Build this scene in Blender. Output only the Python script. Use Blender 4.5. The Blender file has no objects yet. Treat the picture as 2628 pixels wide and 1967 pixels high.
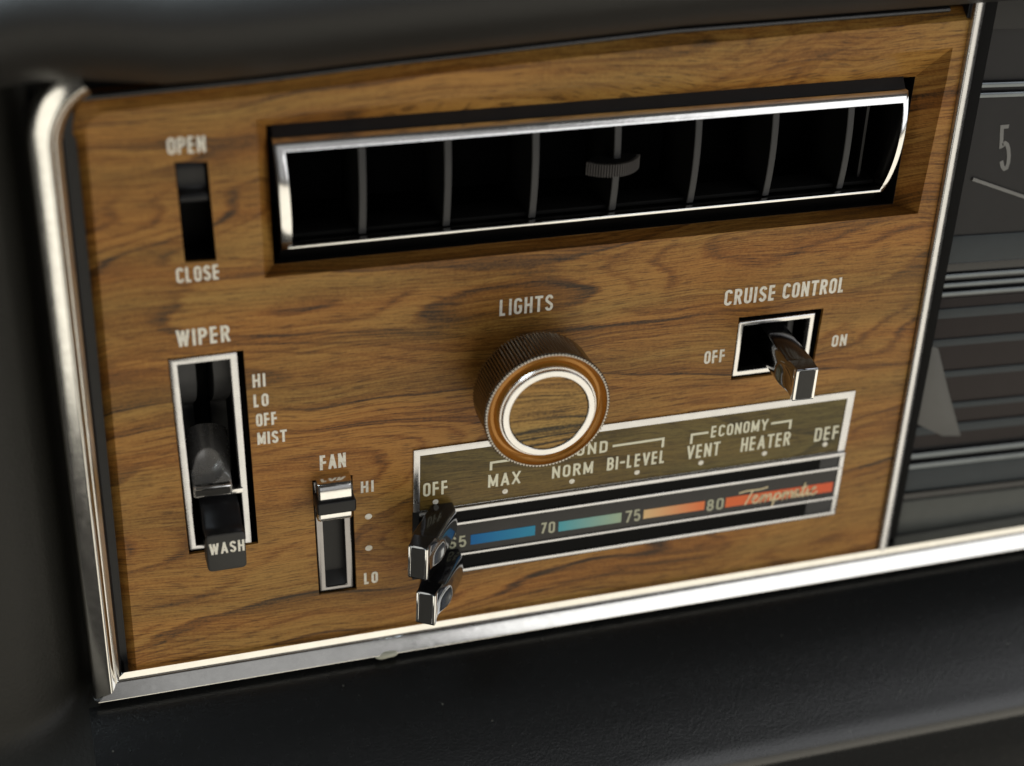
import bpy, bmesh, math, random
from mathutils import Vector, Matrix
random.seed(7)
S = 0.001                                    # everything below is written in millimetres
scene = bpy.context.scene
COL = scene.collection

# ------------------------------------------------------------------ camera
R = ((0.95522636, -0.03467465, -0.29383713),
     (-0.11795413, 0.86615039, -0.48566483),
     (0.27134741, 0.49857916, 0.82327967))
right = Vector((R[0][0], R[0][2], -R[0][1]))
up = -Vector((R[1][0], R[1][2], -R[1][1]))
back = -Vector((R[2][0], R[2][2], -R[2][1]))
cam_loc = Vector((-124.068, -374.321, 226.972)) * S
cam = bpy.data.cameras.new('camera')
cam_o = bpy.data.objects.new('camera', cam)
COL.objects.link(cam_o)
m = Matrix((right, up, back)).transposed().to_4x4()
m.translation = cam_loc
cam_o.matrix_world = m
cam.sensor_width = 36.0
cam.lens = 57.2547
cam.clip_start = 0.01
cam.clip_end = 50.0
cam.dof.use_dof = True
cam.dof.focus_distance = 0.457
cam.dof.aperture_fstop = 5.8
cam.dof.aperture_blades = 7
scene.camera = cam_o

# ------------------------------------------------------------------ light
world = bpy.data.worlds.new('World')
scene.world = world
world.use_nodes = True
world.node_tree.nodes['Background'].inputs[0].default_value = (1.0, 0.95, 0.86, 1)
world.node_tree.nodes['Background'].inputs[1].default_value = 0.025


def area(name, loc, target, sx, sy, power, col):
    l = bpy.data.lights.new(name, 'AREA')
    l.shape = 'RECTANGLE'
    l.size, l.size_y, l.energy, l.color = sx, sy, power, col
    o = bpy.data.objects.new(name, l)
    COL.objects.link(o)
    o.location = loc
    o.rotation_euler = (Vector(target) - Vector(loc)).to_track_quat('-Z', 'Y').to_euler()
    return o


LIGHT = math.pi                               # watts per square metre for radiance 1
area('low_front_light', (0.46, -0.95, -0.64), (0.03, 0.0, -0.02), 1.9, 1.3, 0.92 * LIGHT * 1.9 * 1.3, (1.0, 0.93, 0.78))  # broad unseen bounce from low in front, added to light panel and chrome
# rear side windows: a narrow pane, a pillar, a wide pane
area('rear_window_light', (0.09, -1.40, 0.60), (0.02, 0.0, 0.0), 0.36, 1.15, 0.26 * LIGHT * 0.36 * 1.15, (0.97, 0.98, 1.0))
area('rear_window_light', (1.32, -1.36, 0.60), (0.12, 0.0, 0.0), 1.98, 1.15, 1.12 * LIGHT * 1.98 * 1.15, (0.97, 0.98, 1.0))
area('side_window_light', (-0.75, -0.62, -0.02), (-0.1, 0.0, 0.0), 0.34, 0.95, 1.0 * LIGHT * 0.34 * 0.95, (1.0, 0.95, 0.82))
area('windscreen_light', (-0.2, 0.25, 0.80), (0.0, -0.05, 0.1), 1.2, 0.5, 14.0 * LIGHT * 0.6, (0.80, 0.92, 1.0))
scene.view_settings.view_transform = 'Standard'
scene.view_settings.look = 'None'
scene.view_settings.gamma = 1.0
scene.view_settings.use_curve_mapping = False
scene.view_settings.exposure = 0.62
scene.render.engine = 'CYCLES'
scene.cycles.max_bounces = 10


# ------------------------------------------------------------------ materials
def new_mat(name):
    mt = bpy.data.materials.new(name)
    mt.use_nodes = True
    nt = mt.node_tree
    return mt, nt, nt.nodes['Principled BSDF']


def N(nt, typ, **kw):
    n = nt.nodes.new(typ)
    for k, v in kw.items():
        if k in n.inputs:
            n.inputs[k].default_value = v
        else:
            setattr(n, k, v)
    return n


def position(nt, scale, offset=(0, 0, 0)):
    g = N(nt, 'ShaderNodeNewGeometry')
    mp = N(nt, 'ShaderNodeMapping')
    mp.inputs['Scale'].default_value = scale
    mp.inputs['Location'].default_value = offset
    nt.links.new(g.outputs['Position'], mp.inputs['Vector'])
    return mp.outputs['Vector']


def noise(nt, vec, scale=1.0, detail=3.0, rough=0.5, dist=0.0):
    n = N(nt, 'ShaderNodeTexNoise')
    n.inputs['Scale'].default_value = scale
    n.inputs['Detail'].default_value = detail
    n.inputs['Roughness'].default_value = rough
    n.inputs['Distortion'].default_value = dist
    nt.links.new(vec, n.inputs['Vector'])
    return n.outputs['Fac']


def math_n(nt, op, a, b=None, c=None):
    n = N(nt, 'ShaderNodeMath', operation=op)
    for i, v in enumerate((a, b, c)):
        if v is None:
            continue
        if isinstance(v, (int, float)):
            n.inputs[i].default_value = v
        else:
            nt.links.new(v, n.inputs[i])
    return n.outputs[0]


def ramp(nt, fac, stops, interp='LINEAR'):
    n = N(nt, 'ShaderNodeValToRGB')
    n.color_ramp.interpolation = interp
    els = n.color_ramp.elements
    while len(els) < len(stops):
        els.new(0.5)
    for e, (p, c) in zip(els, stops):
        e.position = p
        e.color = (*c, 1) if len(c) == 3 else c
    nt.links.new(fac, n.inputs['Fac'])
    return n.outputs['Color']


def mix(nt, fac, a, b, mode='MIX'):
    n = N(nt, 'ShaderNodeMix', data_type='RGBA', blend_type=mode)
    if isinstance(fac, (int, float)):
        n.inputs[0].default_value = fac
    else:
        nt.links.new(fac, n.inputs[0])
    for i, v in ((6, a), (7, b)):
        if isinstance(v, tuple):
            n.inputs[i].default_value = (*v, 1)
        else:
            nt.links.new(v, n.inputs[i])
    return n.outputs[2]


def bump(nt, bs, height, strength, dist):
    b = N(nt, 'ShaderNodeBump')
    b.inputs['Strength'].default_value = strength
    b.inputs['Distance'].default_value = dist
    nt.links.new(height, b.inputs['Height'])
    nt.links.new(b.outputs['Normal'], bs.inputs['Normal'])


def wood(name, dark, mid, light, ring=9.0, fine=1.0, gloss=0.42, off=(0, 0, 0), contrast=1.0):
    mt, nt, bs = new_mat(name)
    # slow bend of the grain
    w1 = noise(nt, position(nt, (11, 11, 16), off), 1.0, 2.0)
    w1 = math_n(nt, 'SUBTRACT', w1, 0.5)
    g = N(nt, 'ShaderNodeNewGeometry')
    sx = N(nt, 'ShaderNodeSeparateXYZ')
    nt.links.new(g.outputs['Position'], sx.inputs[0])
    zz = math_n(nt, 'MULTIPLY_ADD', w1, 0.017, sx.outputs['Z'])
    zz = math_n(nt, 'MULTIPLY_ADD', sx.outputs['Y'], 0.6, zz)
    cb = N(nt, 'ShaderNodeCombineXYZ')
    nt.links.new(sx.outputs['X'], cb.inputs['X'])
    nt.links.new(zz, cb.inputs['Z'])
    mp = N(nt, 'ShaderNodeMapping')
    mp.inputs['Location'].default_value = off
    nt.links.new(cb.outputs[0], mp.inputs['Vector'])

    def stretched(sxx, szz):
        q = N(nt, 'ShaderNodeVectorMath', operation='MULTIPLY')
        q.inputs[1].default_value = (sxx, 1, szz)
        nt.links.new(mp.outputs[0], q.inputs[0])
        return q.outputs[0]
    # growth lines: contours of a slow stretched field, crisp on one side and fading on the other
    field = noise(nt, stretched(5.6, 28.0), 1.0, 1.0, 0.4)
    wob = noise(nt, stretched(60.0, 420.0), 1.0, 3.0, 0.6)
    f2 = math_n(nt, 'MULTIPLY_ADD', math_n(nt, 'SUBTRACT', wob, 0.5), 0.016, field)
    fr = math_n(nt, 'FRACT', math_n(nt, 'MULTIPLY', f2, ring))
    rings = ramp(nt, fr, [(0.0, (0.30,) * 3), (0.025, (0.95,) * 3), (0.30, (0.90,) * 3), (0.65, (0.72,) * 3), (0.90, (0.38,) * 3), (0.985, (0.0,) * 3), (1.0, (0.30,) * 3)])
    fr3 = math_n(nt, 'FRACT', math_n(nt, 'MULTIPLY', f2, ring * 4.3))
    lines = ramp(nt, fr3, [(0.0, (0.1,) * 3), (0.2, (0.8,) * 3), (0.8, (1.0,) * 3), (1.0, (0.1,) * 3)])
    lmask = ramp(nt, noise(nt, stretched(14.0, 75.0), 1.0, 2.0), [(0.42, (0, 0, 0)), (0.62, (1, 1, 1))])
    st = noise(nt, stretched(7.0, 420.0), 1.0, 4.0, 0.6)
    st2 = noise(nt, stretched(28.0, 1500.0), 1.0, 3.0, 0.65)
    pores = ramp(nt, noise(nt, stretched(150.0, 2900.0 * fine), 1.0, 2.0, 0.6), [(0.37, (0, 0, 0)), (0.47, (1, 1, 1))])
    grit = noise(nt, position(nt, (1100, 1100, 1900)), 1.0, 2.0)
    patch = noise(nt, stretched(10.0, 40.0), 1.0, 2.0)
    rmask = ramp(nt, noise(nt, stretched(11.0, 40.0), 2.1, 1.0), [(0.38, (0.25,) * 3), (0.62, (1, 1, 1))])
    v = math_n(nt, 'MULTIPLY_ADD', math_n(nt, 'MULTIPLY', math_n(nt, 'SUBTRACT', rings, 0.75), rmask), 0.52, 0.52)
    v = math_n(nt, 'MULTIPLY_ADD', math_n(nt, 'MULTIPLY', math_n(nt, 'SUBTRACT', lines, 0.8), lmask), 0.40, v)
    for src, wgt in ((st, 0.45), (st2, 1.0), (patch, 0.40), (grit, 0.42)):
        v = math_n(nt, 'MULTIPLY_ADD', math_n(nt, 'SUBTRACT', src, 0.5), wgt, v)
    v = math_n(nt, 'MULTIPLY_ADD', math_n(nt, 'SUBTRACT', v, 0.5), contrast, 0.5)
    col = ramp(nt, v, [(0.06, dark), (0.42, mid), (0.72, light)])
    warm = noise(nt, stretched(8.0, 60.0), 1.3, 1.0)
    hue = ramp(nt, warm, [(0.35, (0.95, 1.01, 0.98)), (0.65, (1.09, 0.95, 0.82))])
    col = mix(nt, 1.0, col, hue, 'MULTIPLY')
    pc = mix(nt, pores, (0.50, 0.48, 0.50), (1.0, 1.0, 1.0))
    col = mix(nt, 1.0, col, pc, 'MULTIPLY')
    nt.links.new(col, bs.inputs['Base Color'])
    bs.inputs['Roughness'].default_value = gloss
    bs.inputs['Specular IOR Level'].default_value = 0.22
    bump(nt, bs, math_n(nt, 'ADD', grit, pores), 0.12, 0.00008)
    return mt


def plain(name, col, rough, metal=0.0, spec=0.5, grain=0.0, gscale=2500, rvar=0.0, coat=0.0):
    mt, nt, bs = new_mat(name)
    bs.inputs['Metallic'].default_value = metal
    bs.inputs['Specular IOR Level'].default_value = spec
    bs.inputs['Coat Weight'].default_value = coat
    n = noise(nt, position(nt, (180, 180, 180)), 1.0, 4.0, 0.6)
    c = mix(nt, n, tuple(x * 0.86 for x in col), tuple(min(1, x * 1.12) for x in col))
    nt.links.new(c, bs.inputs['Base Color'])
    if rvar:
        r = noise(nt, position(nt, (420, 420, 420)), 1.0, 5.0, 0.65)
        rr = math_n(nt, 'MULTIPLY_ADD', r, rvar, rough - rvar * 0.5)
        nt.links.new(rr, bs.inputs['Roughness'])
    else:
        bs.inputs['Roughness'].default_value = rough
    if grain:
        h = noise(nt, position(nt, (gscale,) * 3), 1.0, 2.0)
        bump(nt, bs, h, grain, 0.0004)
    return mt


WOOD = wood('walnut_laminate', (0.048, 0.029, 0.015), (0.228, 0.101, 0.021), (0.365, 0.196, 0.051), ring=8.0)
INLAY = wood('walnut_inlay', (0.040, 0.030, 0.017), (0.200, 0.112, 0.030), (0.38, 0.225, 0.065), ring=6.0, off=(0.31, 0, 0.2), contrast=1.8)
OLIVE = wood('olive_tinted_walnut', (0.045, 0.034, 0.012), (0.100, 0.070, 0.018), (0.150, 0.110, 0.032), gloss=0.30, off=(0.7, 0, 0.4))
CHROME = plain('worn_chrome', (0.72, 0.705, 0.67), 0.16, 1.0, rvar=0.16, grain=0.05, gscale=120)
BRIGHT = plain('polished_chrome', (0.74, 0.73, 0.71), 0.17, 1.0, rvar=0.12, grain=0.04, gscale=500)
LEVERGREY = plain('worn_smoked_plating', (0.62, 0.60, 0.57), 0.26, 0.8, spec=0.6, rvar=0.12)
SIDE = plain('lever_chrome', (0.27, 0.285, 0.31), 0.10, 1.0, rvar=0.08)
STEEL = plain('dark_steel', (0.26, 0.25, 0.25), 0.22, 1.0, rvar=0.1)
SMOKE = plain('smoked_chrome', (0.44, 0.41, 0.38), 0.12, 1.0, rvar=0.08)
FOIL = plain('silver_foil', (0.66, 0.65, 0.64), 0.26, 1.0, rvar=0.16, grain=0.05, gscale=900)
DULLFOIL = plain('dulled_foil', (0.14, 0.155, 0.165), 0.32, 1.0, rvar=0.16)
PLATE = plain('brushed_silver_edge', (0.54, 0.54, 0.55), 0.28, 1.0, rvar=0.2, grain=0.06, gscale=700)
KNURL = plain('knurled_metal', (0.33, 0.31, 0.28), 0.22, 1.0, rvar=0.1)
BLACK = plain('black_plastic', (0.010, 0.010, 0.011), 0.36, spec=0.25, rvar=0.12)
GLOSS = plain('gloss_black_plastic', (0.010, 0.010, 0.011), 0.14, spec=0.5, rvar=0.06)
VOID = plain('matt_black', (0.004, 0.004, 0.004), 0.7, spec=0.1)
SATIN = plain('satin_grey_plastic', (0.040, 0.040, 0.041), 0.45, spec=0.25, rvar=0.1)
RIB = plain('ribbed_grey_plastic', (0.075, 0.070, 0.068), 0.5, spec=0.2)
FACE = plain('grey_black_face', (0.036, 0.035, 0.033), 0.45, spec=0.2, grain=0.15)
VINYL = plain('black_padded_vinyl', (0.006, 0.0066, 0.0070), 0.26, spec=0.6, grain=0.22, gscale=1700, rvar=0.1)
SOFT = plain('dark_grey_vinyl', (0.015, 0.0145, 0.0135), 0.52, spec=0.3, grain=0.3, gscale=900)
_nt = VINYL.node_tree
_vo = N(_nt, 'ShaderNodeTexVoronoi')
_vo.inputs['Scale'].default_value = 110.0
_nt.links.new(position(_nt, (1, 1, 1)), _vo.inputs['Vector'])
_d = ramp(_nt, _vo.outputs['Distance'], [(0.025, (1, 1, 1)), (0.045, (0, 0, 0))])
_bs = _nt.nodes['Principled BSDF']
_old = _bs.inputs['Base Color'].links[0].from_socket
_nt.links.new(mix(_nt, _d, _old, (0.07, 0.07, 0.06)), _bs.inputs['Base Color'])
SIDEVINYL = plain('side_vinyl', (0.011, 0.0105, 0.0085), 0.5, spec=0.25, grain=0.3, gscale=900)
PRINT = plain('pale_print', (0.80, 0.77, 0.68), 0.42, spec=0.3)


def worn(mt, base, rub, scale, lo, hi):
    nt = mt.node_tree
    bs = nt.nodes['Principled BSDF']
    f = ramp(nt, noise(nt, position(nt, (scale, scale, scale)), 1.0, 5.0, 0.7), [(lo, (0, 0, 0)), (hi, (1, 1, 1))])
    nt.links.new(mix(nt, f, rub, base), bs.inputs['Base Color'])
    return mt


worn(PRINT, (0.80, 0.77, 0.68), (0.60, 0.54, 0.42), 900, 0.34, 0.50)
AMBER = plain('amber_resin', (0.34, 0.150, 0.022), 0.14, 0.45, spec=0.5, rvar=0.08)
DIAL = plain('dark_dial_face', (0.042, 0.040, 0.038), 0.40, spec=0.2)
RADIO = plain('radio_face', (0.018, 0.0175, 0.0185), 0.5, spec=0.2)
RADIOGLOSS = plain('radio_gloss_grey', (0.08, 0.085, 0.08), 0.3, spec=0.2)
SLATE = plain('slate_blue_strip', (0.032, 0.040, 0.046), 0.30, spec=0.2)
MAROON = plain('maroon_black_key', (0.022, 0.017, 0.017), 0.4, spec=0.15)
DULL = plain('dull_marking', (0.15, 0.15, 0.145), 0.5)
REFLECTION = plain('painted_reflection', (0.062, 0.062, 0.06), 0.4)  # grey of a reflected light patch, put into the colour


def strip_mat():
    """printed colour scale, blue to red, by X"""
    mt, nt, bs = new_mat('temperature_scale_print')
    g = N(nt, 'ShaderNodeNewGeometry')
    s = N(nt, 'ShaderNodeSeparateXYZ')
    nt.links.new(g.outputs['Position'], s.inputs[0])
    f = math_n(nt, 'DIVIDE', math_n(nt, 'ADD', s.outputs['X'], 0.012), 0.118)
    c = ramp(nt, f, [(0.0, (0.004, 0.125, 0.36)), (0.17, (0.03, 0.25, 0.40)), (0.24, (0.09, 0.36, 0.42)), (0.40, (0.36, 0.46, 0.32)),
                     (0.46, (0.72, 0.50, 0.25)), (0.62, (0.76, 0.20, 0.07)), (0.70, (0.72, 0.15, 0.05)), (1.0, (0.70, 0.12, 0.05))])
    nt.links.new(c, bs.inputs['Base Color'])
    bs.inputs['Roughness'].default_value = 0.4
    bs.inputs['Specular IOR Level'].default_value = 0.15
    return mt


SCALE = strip_mat()


# ------------------------------------------------------------------ mesh helpers (mm: X right, Z up, o = out of the panel)
def V(x, z, o=0.0):
    return Vector((x, -o, z)) * S


def obj(name, bm, mat, parent=None, bevel=0.0, seg=2, angle=32, recalc=True):
    bmesh.ops.remove_doubles(bm, verts=bm.verts, dist=1e-7)
    if recalc:
        bmesh.ops.recalc_face_normals(bm, faces=bm.faces)
    if bevel:
        ed = [e for e in bm.edges if len(e.link_faces) == 2 and e.calc_face_angle(0) > math.radians(30)]
        bmesh.ops.bevel(bm, geom=ed, offset=bevel * S, segments=seg, affect='EDGES', profile=0.5, clamp_overlap=True)
    me = bpy.data.meshes.new(name)
    if parent is not None:
        bmesh.ops.translate(bm, verts=bm.verts, vec=-world_loc(parent))
    bm.to_mesh(me)
    bm.free()
    for mm in (mat if isinstance(mat, (list, tuple)) else [mat]):
        me.materials.append(mm)
    me.polygons.foreach_set('use_smooth', [True] * len(me.polygons))
    me.set_sharp_from_angle(angle=math.radians(angle))
    o = bpy.data.objects.new(name, me)
    COL.objects.link(o)
    if parent is not None:
        o.parent = parent
    return o


def world_loc(o):
    l = o.location.copy()
    while o.parent is not None:
        o = o.parent
        l += o.location
    return l


def thing(name, label, cat, loc, group=None):
    o = bpy.data.objects.new(name, None)
    o.empty_display_size = 0.01
    COL.objects.link(o)
    o.location = loc
    o['label'] = label
    o['category'] = cat
    o['kind'] = 'thing'
    if group:
        o['group'] = group
    return o


def prism(bm, poly, o0, o1, poly1=None):
    """solid between outline poly at o0 and (poly1 or poly) at o1"""
    a = [bm.verts.new(V(x, z, o0)) for x, z in poly]
    b = [bm.verts.new(V(x, z, o1)) for x, z in (poly1 or poly)]
    bm.faces.new(a)
    bm.faces.new(b)
    n = len(a)
    for i in range(n):
        bm.faces.new((a[i], a[(i + 1) % n], b[(i + 1) % n], b[i]))
    return bm


def rect(x0, x1, z0, z1):
    return [(x0, z0), (x1, z0), (x1, z1), (x0, z1)]


def box(bm, x0, x1, z0, z1, o0, o1):
    return prism(bm, rect(x0, x1, z0, z1), o0, o1)


def rrect(x0, x1, z0, z1, r, n=5):
    pts = []
    for cx, cz, a0 in ((x1 - r, z1 - r, 0), (x0 + r, z1 - r, 90), (x0 + r, z0 + r, 180), (x1 - r, z0 + r, 270)):
        for k in range(n + 1):
            a = math.radians(a0 + 90 * k / n)
            pts.append((cx + r * math.cos(a), cz + r * math.sin(a)))
    return pts


def ring(bm, outer, inner, o0, o1):
    """frame between two outlines with the same number of corners"""
    n = len(outer)
    L = []
    for pts, o in ((outer, o0), (outer, o1), (inner, o1), (inner, o0)):
        L.append([bm.verts.new(V(x, z, o)) for x, z in pts])
    for k in range(4):
        a, b = L[k], L[(k + 1) % 4]
        for i in range(n):
            bm.faces.new((a[i], a[(i + 1) % n], b[(i + 1) % n], b[i]))
    return bm


def well(bm, poly, o_top, o_bot, poly_bot=None):
    """open topped pit: walls and floor"""
    a = [bm.verts.new(V(x, z, o_top)) for x, z in poly]
    b = [bm.verts.new(V(x, z, o_bot)) for x, z in (poly_bot or poly)]
    n = len(a)
    for i in range(n):
        bm.faces.new((a[i], a[(i + 1) % n], b[(i + 1) % n], b[i]))
    bm.faces.new(b)
    return bm


def grid(bm, rows):
    """rows of world points -> quads"""
    vs = [[bm.verts.new(p) for p in r] for r in rows]
    for i in range(len(vs) - 1):
        for j in range(len(vs[0]) - 1):
            bm.faces.new((vs[i][j], vs[i][j + 1], vs[i + 1][j + 1], vs[i + 1][j]))
    return vs


def lathe(bm, cx, cz, prof, n=96, teeth=0, depth=0.0, closed=False):
    """prof: (radius, out, toothed?)"""
    rows = []
    m = teeth * 4 if teeth else n
    for p in prof:
        r, o = p[0], p[1]
        row = []
        for k in range(m):
            a = 2 * math.pi * k / m
            rr = r
            if teeth and len(p) > 2 and p[2]:
                rr = r - (depth, 0.25 * depth, 0, 0.25 * depth)[k % 4]
            row.append(bm.verts.new(V(cx + rr * math.cos(a), cz + rr * math.sin(a), o)))
        rows.append(row)
    for i in range(len(rows) - 1 + (1 if closed else 0)):
        a, b = rows[i], rows[(i + 1) % len(rows)]
        for k in range(m):
            bm.faces.new((a[k], a[(k + 1) % m], b[(k + 1) % m], b[k]))
    return rows


def smooth_path(pts, n=6):
    """Catmull-Rom through points (tuples of any length)"""
    out = []
    P = [pts[0]] + list(pts) + [pts[-1]]
    for i in range(1, len(P) - 2):
        for k in range(n):
            t = k / n
            out.append(tuple(0.5 * ((2 * b) + (c - a) * t + (2 * a - 5 * b + 4 * c - d) * t * t + (3 * b - a - 3 * c + d) * t ** 3)
                             for a, b, c, d in zip(P[i - 1], P[i], P[i + 1], P[i + 2])))
    out.append(tuple(pts[-1]))
    return out


def interp(x, pts):
    if x <= pts[0][0]:
        (a, b), (c, d) = pts[0], pts[1]
    elif x >= pts[-1][0]:
        (a, b), (c, d) = pts[-2], pts[-1]
    else:
        for (a, b), (c, d) in zip(pts, pts[1:]):
            if a <= x <= c:
                break
    return b + (d - b) * (x - a) / (c - a)


# ------------------------------------------------------------------ lettering: a condensed gothic stroke alphabet
def arc(cx, cz, rx, rz, a0, a1, n=8):
    return [(cx + rx * math.cos(math.radians(a0 + (a1 - a0) * k / n)), cz + rz * math.sin(math.radians(a0 + (a1 - a0) * k / n))) for k in range(n + 1)]


W = 0.36
r_ = W / 2
OVAL = arc(r_, 1 - r_, r_, r_, 0, 180) + arc(r_, r_, r_, r_, 180, 360)
SS = arc(r_, 0.76, r_, 0.24, 10, 180, 7) + [(0.02, 0.66)] + [(W - 0.02, 0.36)] + arc(r_, 0.24, r_, 0.24, 0, -170, 7)
GL = {
    'A': (W + .06, [[(0, 0), (.21, 1), (.42, 0)], [(.07, .27), (.35, .27)]]),
    'B': (W, [[(0, 0), (0, 1)] + arc(W - .16, .76, .15, .24, 90, -90, 6) + [(0, .52)], [(W - .16, .52)] + arc(W - .16, .26, .16, .26, 90, -90, 6) + [(0, 0)]]),
    'C': (W, [arc(r_, 1 - r_, r_, r_, -5, 180) + arc(r_, r_, r_, r_, 180, 365)]),
    'D': (W, [[(0, 0), (0, 1)] + arc(W - .17, .83, .17, .17, 90, 0, 5) + arc(W - .17, .17, .17, .17, 0, -90, 5) + [(0, 0)]]),
    'E': (W - .05, [[(W - .05, 1), (0, 1), (0, 0), (W - .05, 0)], [(0, .51), (W - .09, .51)]]),
    'F': (W - .05, [[(W - .05, 1), (0, 1), (0, 0)], [(0, .50), (W - .09, .50)]]),
    'G': (W, [arc(r_, 1 - r_, r_, r_, -5, 180) + arc(r_, r_, r_, r_, 180, 360) + [(W, .47), (r_ + .02, .47)]]),
    'H': (W, [[(0, 0), (0, 1)], [(W, 0), (W, 1)], [(0, .51), (W, .51)]]),
    'I': (0.0, [[(0, 0), (0, 1)]]),
    'L': (W - .07, [[(0, 1), (0, 0), (W - .07, 0)]]),
    'M': (W + .14, [[(0, 0), (0, 1), (.25, .12), (.50, 1), (.50, 0)]]),
    'N': (W + .02, [[(0, 0), (0, 1), (W + .02, 0), (W + .02, 1)]]),
    'O': (W, [OVAL + [OVAL[0]]]),
    'P': (W, [[(0, 0), (0, 1)] + arc(W - .17, .75, .17, .25, 90, -90, 7) + [(0, .50)]]),
    'R': (W, [[(0, 0), (0, 1)] + arc(W - .17, .76, .16, .24, 90, -90, 7) + [(0, .52)], [(W - .18, .52), (W, 0)]]),
    'S': (W, [SS]),
    'T': (W, [[(0, 1), (W, 1)], [(r_, 1), (r_, 0)]]),
    'U': (W, [[(0, 1)] + arc(r_, r_, r_, r_, 180, 360) + [(W, 1)]]),
    'V': (W + .04, [[(0, 1), (.20, 0), (.40, 1)]]),
    'W': (W + .26, [[(0, 1), (.15, 0), (.31, .95), (.47, 0), (.62, 1)]]),
    'X': (W + .04, [[(0, 0), (.40, 1)], [(0, 1), (.40, 0)]]),
    'Y': (W + .06, [[(0, 1), (.21, .45), (.42, 1)], [(.21, .45), (.21, 0)]]),
    '-': (.22, [[(0, .5), (.22, .5)]]),
    ' ': (.12, []),
    '5': (W, [[(W - .02, 1), (.03, 1), (.0, .55)] + arc(r_, .31, r_, .31, 125, -160, 9)]),
    '6': (W, [arc(r_, 1 - r_, r_, r_, 0, 180, 7) + arc(r_, .26, r_, .26, 180, 540, 12)]),
    '7': (W, [[(0, 1), (W, 1), (.12, 0)]]),
    '8': (W, [arc(r_, .76, r_ - .02, .24, -90, 270, 14), arc(r_, .26, r_, .26, 90, 450, 14)]),
    '0': (W, [OVAL + [OVAL[0]]]),
}


def split_acute(pts, sw):
    """break a stroke at sharp turns and where it returns onto itself, so that no two pieces share a plane"""
    q = [pts[0]]
    for p in pts[1:]:
        if math.dist(p, q[-1]) > 1e-3:
            q.append(p)
    out, cur = [], [q[0]]
    first_stem = len(q) > 4 and abs(q[0][0] - q[1][0]) < 1e-6 and math.dist(q[0], q[-1]) > 1e-2 and abs(q[-1][0] - q[0][0]) < 1e-6
    for i in range(1, len(q)):
        cur.append(q[i])
        if i < len(q) - 1:
            a, b = Vector(q[i]) - Vector(q[i - 1]), Vector(q[i + 1]) - Vector(q[i])
            if a.angle(b) > math.radians(105) or (first_stem and i == 1):
                out.append(cur)
                cur = [q[i]]
    out.append(cur)
    if len(out) > 1:                           # run the pieces past the joints
        for c in out:
            for e, f in ((0, 1), (-1, -2)):
                d = (Vector(c[e]) - Vector(c[f])).normalized() * sw * 0.45
                c[e] = (c[e][0] + d.x, c[e][1] + d.y)
    elif math.dist(q[0], q[-1]) > 1e-2:        # open stroke: reach the full cap height
        for e, f in ((0, 1), (-1, -2)):
            d = (Vector(q[e]) - Vector(q[f])).normalized() * sw * 0.5
            if abs(d.x) < 1e-6 * sw or len(q) == 2:
                out[0][e] = (q[e][0] + d.x, q[e][1] + d.y)
    return out


def ribbon(bm, pts, w, o, h, clamp=None):
    """flat mitred stroke of width w standing h proud of o"""
    q = [pts[0]]
    for p in pts[1:]:
        if math.dist(p, q[-1]) > 1e-3:
            q.append(p)
    closed = math.dist(q[0], q[-1]) < 1e-2 and len(q) > 3
    if closed:
        q.pop()
    n = len(q)
    Lf, Rt = [], []
    for i in range(n):
        p = Vector(q[i])
        a = Vector(q[i - 1]) if (i > 0 or closed) else None
        b = Vector(q[(i + 1) % n]) if (i < n - 1 or closed) else None
        d0 = (p - a).normalized() if a is not None else (b - p).normalized()
        d1 = (b - p).normalized() if b is not None else d0
        n0, n1 = Vector((-d0.y, d0.x)), Vector((-d1.y, d1.x))
        mm = n0 + n1
        mm = mm.normalized() if mm.length > 1e-6 else n0
        k = min(1.0 / max(mm.dot(n0), 0.35), 2.2)
        Lf.append(p + mm * k * w / 2)
        Rt.append(p - mm * k * w / 2)
    segs = range(n) if closed else range(n - 1)
    if clamp:
        for p in Lf + Rt:
            p.y = min(max(p.y, clamp[0]), clamp[1])
    top = [(bm.verts.new(V(l.x, l.y, o + h)), bm.verts.new(V(r.x, r.y, o + h))) for l, r in zip(Lf, Rt)]
    bot = [(bm.verts.new(V(l.x, l.y, o)), bm.verts.new(V(r.x, r.y, o))) for l, r in zip(Lf, Rt)]
    for i in segs:
        j = (i + 1) % n
        bm.faces.new((top[i][1], top[j][1], top[j][0], top[i][0]))
        bm.faces.new((top[i][0], top[j][0], bot[j][0], bot[i][0]))
        bm.faces.new((top[j][1], top[i][1], bot[i][1], bot[j][1]))
    if not closed:
        bm.faces.new((top[0][0], bot[0][0], bot[0][1], top[0][1]))
        bm.faces.new((top[-1][1], bot[-1][1], bot[-1][0], top[-1][0]))


def text_bm(txt, x0, x1, z0, z1, sw, o=0.0, gap=None, bm=None, slant=0.0):
    """word fitted between x0..x1 (ink), z0..z1 (ink)"""
    bm = bm or bmesh.new()
    H = z1 - z0 - sw
    g = (sw / H * 1.0 + 0.15) if gap is None else gap
    tot = sum(GL[c][0] for c in txt) + g * (len(txt) - 1)
    # scale glyph widths only; stroke and gaps follow
    k = (x1 - x0 - sw) / tot
    x = x0 + sw / 2
    lift = 0.0
    for c in txt:
        w, strokes = GL[c]
        for s in strokes:
            pts = [(x + px * k + slant * pz * H, z0 + sw / 2 + pz * H) for px, pz in s]
            for piece in split_acute(pts, sw):
                ribbon(bm, piece, sw, o, 0.08 + lift, (z0, z1))
                lift = (lift + 0.009) % 0.06
        x += (w + g) * k
    return bm


def lettering(parent, txt, x0, x1, z0, z1, sw, o=0.0, mat=None, name='lettering', slant=0.0):
    return obj(name, text_bm(txt, x0, x1, z0, z1, sw, o, slant=slant), mat or PRINT, parent, recalc=False)


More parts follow.
